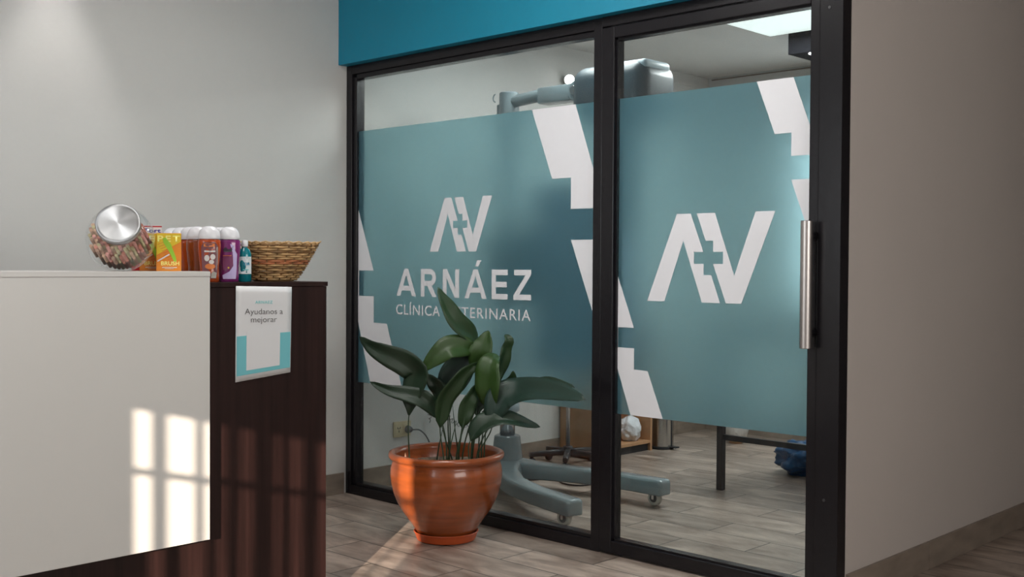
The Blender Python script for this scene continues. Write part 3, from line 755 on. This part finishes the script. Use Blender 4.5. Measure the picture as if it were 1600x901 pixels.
LEAVES = [
  ((1.099, -0.267, 0.315), [(1.131, -0.204, 0.825), (1.116, -0.249, 0.864), (1.101, -0.309, 0.919), (1.072, -0.341, 0.988), (1.043, -0.357, 1.057)], 0.072, 35, 1) ,
  ((0.988, -0.461, 0.315), [(0.986, -0.463, 0.527), (0.995, -0.454, 0.623), (1.011, -0.437, 0.702), (0.984, -0.48, 0.743), (0.945, -0.537, 0.775), (0.899, -0.587, 0.81), (0.854, -0.621, 0.851)], 0.095, 15, 0) ,
  ((1.096, -0.3, 0.315), [(1.132, -0.231, 0.792), (1.12, -0.289, 0.81), (1.095, -0.346, 0.803), (1.063, -0.395, 0.762), (1.018, -0.429, 0.705)], 0.085, 25, 2) ,
  ((1.085, -0.341, 0.315), [(1.074, -0.368, 0.509), (1.059, -0.384, 0.549), (1.035, -0.425, 0.592), (0.988, -0.476, 0.614), (0.927, -0.527, 0.631), (0.861, -0.569, 0.663)], 0.062, 20, 0) ,
  ((1.063, -0.306, 0.315), [(1.059, -0.311, 0.542), (1.051, -0.319, 0.582), (1.033, -0.339, 0.633), (1.011, -0.362, 0.666), (0.991, -0.384, 0.69)], 0.062, 10, 0) ,
  ((1.048, -0.293, 0.315), [(1.04, -0.287, 0.587), (1.047, -0.279, 0.646), (1.069, -0.256, 0.708), (1.095, -0.228, 0.754), (1.106, -0.201, 0.786)], 0.115, 10, 3) ,
  ((1.093, -0.363, 0.315), [(1.081, -0.375, 0.476), (1.092, -0.378, 0.551), (1.114, -0.369, 0.616), (1.146, -0.335, 0.679), (1.169, -0.295, 0.718), (1.185, -0.248, 0.745)], 0.078, 25, 1) ,
  ((1.121, -0.229, 0.315), [(1.146, -0.202, 0.702), (1.147, -0.215, 0.743), (1.16, -0.217, 0.79), (1.172, -0.203, 0.833), (1.172, -0.188, 0.875)], 0.085, 20, 2) ,
  ((1.183, -0.221, 0.315), [(1.207, -0.224, 0.548), (1.225, -0.235, 0.609), (1.232, -0.242, 0.668), (1.231, -0.242, 0.721), (1.228, -0.217, 0.762), (1.234, -0.181, 0.768)], 0.1, 10, 2) ,
  ((1.118, -0.173, 0.315), [(1.147, -0.127, 0.643), (1.16, -0.113, 0.692), (1.173, -0.099, 0.746), (1.184, -0.088, 0.793), (1.196, -0.089, 0.829), (1.171, -0.087, 0.855)], 0.058, 20, 1) ,
  ((1.193, -0.283, 0.315), [(1.25, -0.237, 0.495), (1.257, -0.229, 0.553), (1.278, -0.206, 0.606), (1.339, -0.17, 0.629), (1.464, -0.168, 0.642), (1.588, -0.165, 0.64), (1.692, -0.171, 0.629)], 0.108, 4, 3) ,
  ((1.09, -0.16, 0.315), [(1.13, -0.117, 0.586), (1.18, -0.091, 0.627), (1.291, -0.089, 0.649), (1.4, -0.09, 0.665), (1.484, -0.086, 0.669), (1.565, -0.088, 0.657)], 0.06, 30, 0) ,
  ((1.077, -0.159, 0.315), [(1.138, -0.093, 0.53), (1.166, -0.092, 0.593), (1.197, -0.088, 0.644), (1.213, -0.086, 0.672), (1.223, -0.089, 0.703)], 0.05, 20, 1) ,
  ((1.193, -0.313, 0.315), [(1.195, -0.311, 0.428), (1.214, -0.29, 0.476), (1.243, -0.259, 0.507), (1.291, -0.222, 0.519), (1.344, -0.164, 0.506), (1.39, -0.1, 0.483)], 0.075, 4, 0) ,
  ((1.11, -0.299, 0.315), [(1.128, -0.295, 0.472), (1.135, -0.287, 0.526), (1.146, -0.276, 0.579), (1.155, -0.252, 0.626), (1.167, -0.223, 0.66)], 0.062, 30, 1) ,
  ((1.125, -0.239, 0.315), [(1.139, -0.224, 0.51), (1.15, -0.213, 0.553), (1.171, -0.189, 0.59), (1.197, -0.162, 0.62), (1.215, -0.127, 0.643)], 0.058, 30, 0) ,
]

def catmull(P, n):
    P = [Vector(p) for p in P]; P = [P[0] * 2 - P[1]] + P + [P[-1] * 2 - P[-2]]; out = []
    segs = len(P) - 3
    for k in range(n + 1):
        t = k / n * segs; i = min(int(t), segs - 1); t -= i
        a, b_, c, d_ = P[i:i + 4]
        out.append(.5 * ((2 * b_) + (c - a) * t + (2 * a - 5 * b_ + 4 * c - d_) * t * t + (3 * b_ - a - 3 * c + d_) * t ** 3))
    return out
campos = V(4.5, -3.5, 1.15)
rl = random.Random(11)
for (base, mid, w, roll, ci) in LEAVES:
    pts = catmull(mid, 22); w *= 1.18
    m = MB(); uvs = []
    rows = []; n = len(pts) - 1; prev = None
    nc = 6
    for i, p in enumerate(pts):
        t = i / n
        tan = (pts[min(i + 1, n)] - pts[max(i - 1, 0)]).normalized()
        face = (V(.66, -.62, .20) if abs(tan.z) > .5 else V(.60, -.56, .50)).normalized()
        if prev is not None: face = (face * .35 + prev * .65).normalized()
        nrm = (face - tan * face.dot(tan)).normalized(); prev = nrm
        q = Matrix.Rotation(math.radians(roll) * (1 if ci % 2 else -1) + .35 * math.sin(2.6 * t + roll), 3, tan); nr = q @ nrm
        side = tan.cross(nr).normalized()
        hw = w / 2 * (math.sin(PI * min(1, (t * .93 + .035)) ** .82) ** .85) * (1 if t > .08 else .3 + t / .08 * .7)
        if i == n: hw = .0008
        row = []
        for j in range(nc + 1):
            s_ = j / nc * 2 - 1
            fold = abs(s_) * hw * .38 - .10 * hw * (s_ * s_) + .004 * math.sin(t * 15 + roll) * abs(s_)
            co = p + side * (s_ * hw) + nr * fold
            if co.y > -.075: co.y = -.075 - .0006 * abs(s_)
            row.append(m.bm.verts.new(co)); 
        rows.append(row)
    uvl = m.bm.loops.layers.uv.new('UVMap')
    for i in range(n):
        for j in range(nc):
            f = m.bm.faces.new((rows[i][j], rows[i][j + 1], rows[i + 1][j + 1], rows[i + 1][j])); f.smooth = True
            for lp, (a_, c_) in zip(f.loops, ((j, i), (j + 1, i), (j + 1, i + 1), (j, i + 1))): lp[uvl].uv = (a_ / nc, c_ / n)
    lf = m.build('leaf', M['leaf%d' % ci], plant)
    so_ = lf.modifiers.new('thickness', 'SOLIDIFY'); so_.thickness = .0008; so_.offset = 0
    b0 = Vector(base); p0 = pts[0]; t0 = (pts[2] - pts[0]).normalized()
    h = (p0 - b0).length
    c1 = b0 + V(0, 0, 1) * h * .35; c2 = p0 - t0 * h * .3
    st = [((1 - k) ** 3) * b0 + 3 * k * (1 - k) ** 2 * c1 + 3 * k * k * (1 - k) * c2 + k ** 3 * p0 for k in [i / 12 for i in range(13)]]
    for s_ in st: s_.y = min(s_.y, -.08)
    s_ = MB(); s_.tube(st + [pts[1], pts[2]], [.0034 - .0011 * i / 12 for i in range(13)] + [.002, .0012], 7)
    s_.build('stalk', M['stalk'], lf)
# loose stems rising from the soil
for (x, y, x2, y2, z2) in ((1.075, -.33, 1.10, -.30, .50), (1.10, -.28, 1.075, -.30, .56), (1.125, -.32, 1.15, -.30, .52), (1.06, -.28, 1.03, -.33, .50), (1.14, -.25, 1.16, -.24, .56), (1.02, -.34, 1.07, -.35, .47)):
    m = MB(); m.tube([(x, y, .315), ((x + x2) / 2 - .004, (y + y2) / 2, (.315 + z2) / 2), (x2, y2, z2)], [.0032, .0028, .001], 7); m.build('stalk', M['stalk'], plant)

# ------------------------------------------------------------------ wheeled machine with column and arm, behind the glass
cx, cy = .425, .70
mc = tag(empty('medical_machine', (cx, cy, 0)), 'grey wheeled medical machine with column and overhead arm behind the glass', 'medical machine')
def beam(m, pts, wds, z0s, z1s):
    """rounded beam: centreline pts (x,y), widths, bottom and top heights"""
    rows = []
    for i, (x, y) in enumerate(pts):
        a = Vector(pts[min(i + 1, len(pts) - 1)]) - Vector(pts[max(i - 1, 0)]); a.normalize(); sx, sy = -a.y, a.x
        w, z0, z1 = wds[i] / 2, z0s[i], z1s[i]; c = min(w, (z1 - z0)) * .38
        prof = [(-w, z0), (w, z0), (w, z1 - c), (w - c * .3, z1 - c * .3), (w - c, z1), (-w + c, z1), (-w + c * .3, z1 - c * .3), (-w, z1 - c)]
        rows.append([m.bm.verts.new((x + sx * k, y + sy * k, z)) for k, z in prof])
    for a, b_ in zip(rows, rows[1:]): m.bridge(a, b_)
    m.cap(rows[0], True); m.cap(rows[-1])
hub = MB(); hub.cyl((cx, cy, .05), (cx, cy, .12), .13, 32, .012); hub.cyl((cx, cy, .119), (cx, cy, .262), .083, 32, .006, r2=.068)
hub.build('base_hub', M['machine'], mc, angle=35)
def leg(pts, w, z0, z1, wheel):
    m = MB(); beam(m, pts, w, z0, z1); o = m.build('leg', M['machine'], mc, recalc=True, angle=40)
    bv = o.modifiers.new('bevel', 'BEVEL'); bv.width = .008; bv.segments = 2; bv.limit_method = 'ANGLE'
    x, y = wheel; ws = MB()
    ws.cyl((x, y - .013, .036), (x, y + .013, .036), .036, 28, .004); ww = ws.build('caster_wheel', M['tyre'], o, angle=40)
    k = MB(); k.cyl((x, y - .015, .036), (x, y + .015, .036), .020, 20); k.build('wheel_hub', M['plug'], o) if False else k.build('wheel_hub', M['plug'], o)
    k = MB(); k.box(x - .008, x + .006, y - .019, y - .0155, .030, .068); k.box(x - .008, x + .006, y + .0155, y + .019, .030, .068); k.box(x - .020, x + .014, y - .019, y + .019, .066, .070); k.build('caster_fork', M['chrome'], o)
leg([(cx + .03, cy - .03), (.62, .50), (.80, .375), (1.02, .285), (1.20, .235), (1.315, .205), (1.325, .203)], [.17, .13, .105, .095, .090, .090, .07], [.055] * 3 + [.055, .055, .055, .06], [.14, .135, .13, .128, .13, .13, .12], (1.25, .215))
leg([(cx + .03, cy + .02), (.60, .735), (.74, .79), (.92, .835), (1.15, .85), (1.33, .845), (1.34, .845)], [.17, .12, .105, .095, .090, .090, .07], [.055] * 3 + [.055, .055, .055, .06], [.14, .135, .13, .13, .13, .132, .12], (1.275, .845))
leg([(cx - .03, cy), (.28, .71), (.18, .72), (.17, .72)], [.15, .12, .10, .08], [.055] * 4, [.13] * 4, (.21, .72))
m = MB(); m.cyl((cx, cy, .26), (cx, cy, .62), .040, 28); m.build('chrome_column', M['chrome'], mc)
m = MB(); m.cyl((cx, cy, .62), (cx, cy, 1.92), .046, 28); m.build('painted_column', M['machine2'], mc)
m = MB(); m.cyl((cx, cy, .385), (cx, cy, .430), .062, 28, .006); m.cyl((cx, cy, .50), (cx, cy, .545), .062, 28, .006); m.build('column_collar', M['paleblue'], mc)
m = MB(); m.cyl((cx, cy, 1.90), (cx, cy, 2.045), .052, 32, .006); m.cyl((cx - .055, cy - .01, 1.90), (cx - .055, cy - .01, 1.985), .018, 16, .003)
m.tube([(cx - .052 + .016 * math.cos(t), cy - .05, 2.015 + .020 * math.sin(t)) for t in [PI * (.5 + i / 8) for i in range(9)]], .0035, 8); m.build('column_cap', M['machine'], mc, angle=35)
# carriage on the column, blurred by the film
m = MB(); m.box(cx - .09, cx + .12, cy - .09, cy + .10, .95, 1.32, .02); m.build('carriage', M['machine2'], mc)
m = MB(); m.box(.56, 1.02, cy + .02, cy + .34, .62, 1.56, .03, 3); m.build('console', pm('slate_blue_housing', (.07, .085, .13), .5), mc)
m = MB(); m.box(cx + .10, .58, cy - .03, cy + .05, 1.10, 1.16, .004); m.build('console_bracket', M['machine2'], mc)
m = MB(); m.cyl((cx + .03, cy, 1.995), (.70, cy, 2.012), .032, 24); m.box(.66, .95, cy - .045, cy + .045, 1.958, 2.04, .010)
m.cyl((.93, cy - .065, 1.995), (.93, cy + .065, 1.995), .050, 32, .006); m.build('arm', M['machine'], mc, angle=35)
m = MB(); m.cyl((.925, cy - .075, 1.998), (.925, cy - .064, 1.998), .022, 24, .002); m.build('arm_bolt', M['steel'], mc)
m = MB()
m.box(-.225, .225, -.15, .15, -.17, .11, .075, 6, Matrix.Translation((1.128, cy + .06, 1.995)))
o = m.build('head', M['machine2'], mc, smooth=True)
m = MB(); m.box(-.205, .205, -.13, .13, -.002, .0, 0); m.bm.clear()
m.box(1.16, 1.345, cy - .05, cy + .15, 2.06, 2.108, .02, 3); m.build('head_top_highlight', M['paleblue'], mc, smooth=True)  # pale block standing in for the highlight on top of the head
m = MB(); m.cyl((1.128, cy + .06, 1.30), (1.128, cy + .06, 1.84), .085, 32, .01, r2=.11); m.build('cone', M['machine2'], mc, angle=35)
# coiled cord hanging from the column
ctrl = catmull([(.02, .52, .30), (.05, .50, .42), (.12, .50, .40), (.20, .55, .31), (.30, .60, .33), (.355, .635, .46), (.375, .655, .60), (.38, .66, .95)], 60)
pts = []; NT = 46; K = NT * 10
for i in range(K + 1):
    f_ = i / K * 60; a = int(min(f_, 59)); p = ctrl[a].lerp(ctrl[a + 1], f_ - a); tn = (ctrl[a + 1] - ctrl[a]).normalized()
    u = tn.cross(V(.3, 1, .1)).normalized(); w = tn.cross(u); an = 2 * PI * i / 10; r = .010 * min(1, i / 20)
    pts.append(p + u * r * math.cos(an) + w * r * math.sin(an))
m = MB(); m.tube(pts, .0023, 5); m.build('coiled_cord', M['cord'], mc)

# ------------------------------------------------------------------ outlet, plug, cables
o = tag(empty('wall_outlet', (.0, .337, .284)), 'cream double wall outlet low on the wall behind the plant', 'outlet')
box('face_plate', M['outlet'], (.0005, .010, .278, .396, .244, .326), o, .003)
m = MB(); m.box(.010, .0125, .286, .334, .258, .312, .001); m.box(.010, .0125, .340, .388, .258, .312, .001); m.build('socket', M['outlet'], o)
m = MB()
for a, z, rot in ((.303, .292, .5), (.317, .292, -.5), (.310, .275, 0)): m.box(-.001, .001, -.002, .002, -.006, .006, 0, 2, Matrix.Translation((.0125, a, z)) @ Matrix.Rotation(rot, 4, 'X'))
m.build('slots', M['rubber'], o)
m = MB(); m.cyl((.0127, .368, .282), (.042, .368, .282), .021, 20, .004, r2=.017)
pts = catmull([(.040, .368, .282), (.058, .372, .283), (.066, .41, .277), (.064, .46, .235), (.06, .50, .165), (.06, .54, .08), (.07, .58, .012), (.16, .66, .006), (.24, .70, .006)], 40)
cb = MB(); cb.cyl((.0127, .368, .282), (.044, .368, .282), .021, 20, .004, r2=.015)
pl = tag(empty('power_cord', (.0127, .368, .282)), 'dark power cord with round plug in the cream wall outlet', 'cord')
cb.build('plug', M['plug'], pl, angle=40); m = MB(); m.tube(pts, .0042, 8); m.build('cable', M['plug'], pl)
m = MB(); m.tube(catmull([(.30, .86, .005), (.40, .82, .005), (.46, .90, .005), (.49, 1.00, .005), (.60, 1.12, .005)], 30), .0042, 8)
tag(m.build('floor_cable', M['rubber']), 'black cable curving on the tiles behind the machine column', 'cable')
m = MB(); m.tube(catmull([(.50, 1.20, .005), (.53, 1.02, .005), (.60, .93, .005), (.70, .92, .005), (.74, 1.00, .005), (.68, 1.16, .005)], 30), .0042, 8)
tag(m.build('floor_cable', M['rubber']), 'black cable looped on the tiles between the machine legs', 'cable')

# ------------------------------------------------------------------ five-legged stand with chrome pole
sx, sy = .285, 1.345
st = tag(empty('rolling_stand', (sx, sy, 0)), 'black star-base rolling stand with chrome pole in front of wooden cabinet', 'stand')
m = MB(); m.cyl((sx, sy, .062), (sx, sy, .115), .028, 20, .003)
for k in range(5):
    a = math.radians(235 + 72 * k); ex, ey = math.cos(a), math.sin(a)
    beam(m, [(sx + ex * .01, sy + ey * .01), (sx + ex * .12, sy + ey * .12), (sx + ex * .225, sy + ey * .225)], [.034, .030, .026], [.066, .062, .058], [.100, .092, .082])
m.build('star_base', M['darkmetal'], st, recalc=True)
for k in range(5):
    a = math.radians(235 + 72 * k); x, y = sx + math.cos(a) * .212, sy + math.sin(a) * .212
    m = MB(); m.cyl((x - .011, y, .026), (x + .011, y, .026), .0255, 20, .003); m.cyl((x, y, .030), (x, y, .060), .009, 12); m.build('caster_wheel', M['rubber'], st)
m = MB(); m.cyl((sx, sy, .114), (sx, sy, 1.45), .0125, 20); m.build('pole', M['chrome'], st)
m = MB(); m.box(sx - .17, sx + .17, sy - .13, sy + .13, 1.45, 1.47, .004); m.build('tray', M['chrome'], st)

# ------------------------------------------------------------------ wooden cabinet, bag, bin
cb = tag(empty('wooden_cabinet', (.15, 1.86, 0)), 'beech laminate cabinet with open lower shelf against the far left wall', 'cabinet')
yx0, yx1, xd = 1.585, 2.135, .292
m = MB(); m.box(.012, xd, yx0, yx0 + .018, .012, .80); m.build('side_panel', M['wood'], cb)
m = MB(); m.box(.012, xd, yx1 - .018, yx1, .0, .80); m.build('side_panel', M['wood'], cb)
m = MB(); m.box(.012, xd, yx0 + .018, yx1 - .018, .048, .064); m.build('shelf', M['wood'], cb)
m = MB(); m.box(.012, xd - .02, yx0 + .018, yx1 - .018, .0, .048); m.build('plinth', M['rubber'], cb)
m = MB(); m.box(.012, .020, yx0 + .018, yx1 - .018, .064, .80); m.build('back_panel', M['wood'], cb)
m = MB(); m.box(.012, xd + .012, yx0 - .01, yx1 + .01, .80, .82); m.build('top_panel', M['wood'], cb)
def crumple(name, c, rad, mat, sd, squash=.0, amp=.22, pinch=0):
    m = MB(); bmesh.ops.create_icosphere(m.bm, subdivisions=5, radius=1)
    for v in m.bm.verts:
        d_ = v.co.normalized(); k = 1 + amp * noise.noise(d_ * 2.2 + V(sd, 0, 0)) + amp * .6 * abs(noise.noise(d_ * 5 + V(0, sd, 0))) + amp * .25 * noise.noise(d_ * 13)
        p = V(d_.x * rad[0], d_.y * rad[1], d_.z * rad[2]) * k
        if pinch and d_.z > .6: p.x *= 1 - pinch * (d_.z - .6) / .4; p.y *= 1 - pinch * (d_.z - .6) / .4
        q = V(*c) + p; q.z = max(q.z, c[2] - rad[2] * .8)
        v.co = q
    return m.build(name, mat, smooth=True)
tag(crumple('plastic_bag', (.205, 2.02, .064 + .067), (.065, .07, .082), M['bagclear'], 3.1), 'crumpled translucent white plastic bag on the cabinet shelf', 'bag')
bn = tag(empty('pedal_bin', (.288, 2.245, 0)), 'small round stainless pedal bin standing right of the wooden cabinet', 'trash bin')
m = MB(); m.cyl((.288, 2.245, .018), (.288, 2.245, .27), .072, 36, .002); m.build('bin_body', M['bin'], bn, angle=40)
m = MB(); m.cyl((.288, 2.245, .0), (.288, 2.245, .018), .074, 36, .002); m.build('base_ring', M['rubber'], bn)
m = MB(); m.cyl((.288, 2.245, .27), (.288, 2.245, .285), .074, 36, .004); m.build('bin_lid', M['bin'], bn)
m = MB(); m.box(.355, .405, 2.225, 2.268, .012, .020, .002); m.box(.352, .362, 2.24, 2.25, .012, .26); m.build('pedal', M['rubber'], bn)

# ------------------------------------------------------------------ black metal table
tb = tag(empty('examination_table', (1.56, 1.62, 0)), 'table with black square steel legs standing behind the glass door', 'table')
tx0, tx1, ty0, ty1 = 1.288, 1.815, 1.39, 1.90
for x, y in ((tx0, ty0), (tx1, ty0), (tx0 + .26, ty1), (tx1, ty1)):
    m = MB(); m.box(x - .017, x + .017, y - .017, y + .017, .0, .80, .002); m.build('leg', M['darkmetal'], tb)
m = MB(); m.box(tx0 + .017, tx1 - .017, ty0 - .012, ty0 + .012, .260, .288, .001); m.build('rail', M['darkmetal'], tb)
m = MB(); m.box(tx0 + .28, tx1 - .017, ty1 - .012, ty1 + .012, .260, .288, .001); m.build('rail', M['darkmetal'], tb)
m = MB(); m.box(tx1 - .012, tx1 + .012, ty0 + .017, ty1 - .017, .260, .288, .001); m.build('rail', M['darkmetal'], tb)
m = MB(); m.box(tx0 - .03, tx1 + .03, ty0 - .03, ty1 + .03, .80, .83, .004); m.build('table_top', M['darkbox'], tb)
tag(crumple('garbage_bag', (1.42, 2.08, .085), (.19, .13, .105), M['bagblue'], 8.3, amp=.3), 'crumpled blue plastic bag on the floor behind the black table frame', 'bag')
wb = tag(empty('waste_bucket', (.50, 2.76, 0)), 'small white bucket on brown foot far back behind the glass door', 'bucket')
m = MB(); m.lathe([(0, .028), (.060, .028), (.068, .034), (.085, .10), (.10, .20), (.103, .205), (.098, .205), (.08, .10), (0, .05)], 32, Matrix.Translation((0.50, 2.76, 0))); m.build('bucket', M['whitelam'], wb, recalc=True)
m = MB(); m.cyl((0.50, 2.76, 0), (0.50, 2.76, .028), .045, 24, .003); m.build('foot', M['wood'], wb)

# ------------------------------------------------------------------ lamps
for nm, lab, (x, y, zc), (hx, hy) in (('ceiling_lamp_panel', 'added unseen white ceiling panel giving fill light above the wheeled machine', (.95, .62, ZE), (.3, .3)),  # added lamp, never in view, carrying the fill light near the glass
                                      ('ceiling_lamp_panel', 'white ceiling panel lamp over the reception side of the glass', (1.9, -1.15, ZR), (.6, .3)),
                                      ('ceiling_lamp_panel', 'white ceiling panel lamp nearest the barred street window', (2.6, -3.1, ZR), (.6, .3))):
    t = tag(empty(nm, (x, y, zc)), lab, 'ceiling lamp')
    box('lamp_housing', M['ceil'], (x - hx, x + hx, y - hy, y + hy, zc - .03, zc - .0005), t, .002)
    m = MB(); m.box(x - hx + .008, x + hx - .008, y - hy + .008, y + hy - .008, zc - .0325, zc - .0305); m.build('diffuser', M['lampface'], t)
lp = tag(empty('ceiling_lamp_panel', (1.61, 1.73, ZE)), 'square white lit ceiling panel lamp seen through top of glass door', 'ceiling lamp')
box('lamp_housing', M['ceil'], (1.16, 2.36, 1.42, 2.03, ZE - .030, ZE - .0005), lp, .002)
m = MB(); m.box(1.168, 1.752, 1.428, 2.022, ZE - .0325, ZE - .0305); m.build('diffuser', M['lampface'], lp)
m = MB(); m.box(1.758, 2.352, 1.428, 2.022, ZE - .0325, ZE - .0305); m.build('diffuser', M['lampface'], lp)
db = tag(empty('bulkhead_downlight', (1.55, 2.38, 2.333)), 'anthracite box under the ceiling with a small lit downlight', 'downlight')
box('housing', M['darkbox'], (1.237, 1.88, 2.10, 2.66, 2.333, ZE - .0005), db, .001)
m = MB(); m.cyl((1.375, 2.16, 2.333), (1.375, 2.16, 2.3295), .040, 28); m.build('lens', M['spot'], db)
ws = tag(empty('wall_bright_disc', (.0, 1.66, 2.262)), 'tiny round bright disc high on the wall seen through left pane', 'spotlight')  # small emissive disc on a short holder, turned towards the camera
dr = V(.66, -.75, -.04).normalized(); c0 = V(.055, 1.60, 2.262)
m = MB(); m.cyl(c0 - dr * .05, c0, .034, 24, .003); m.cyl((.0005, c0.y + .03, c0.z), c0 - dr * .03, .010, 12); m.build('housing', M['whitelam'], ws)
m = MB(); m.cyl(c0 + dr * .0002, c0 + dr * .002, .029, 24); m.build('lens', M['spot'], ws)
dl = tag(empty('recessed_downlight', (.19, -1.52, ZR)), 'round recessed downlight in the reception ceiling beside the left wall', 'downlight')
m = MB(); m.cyl((.19, -1.52, ZR - .0005), (.19, -1.52, ZR - .008), .06, 32, .002); m.build('trim_ring', M['whitelam'], dl)
m = MB(); m.cyl((.19, -1.52, ZR - .0085), (.19, -1.52, ZR - .0105), .045, 32); m.build('lens', M['spot'], dl)
sl = light('downlight_beam', 'SPOT', (.19, -1.52, ZR - .03), 30, (1, .97, .95), (0, 0, -1), spot_size=.85, spot_blend=.55, shadow_soft_size=.05)
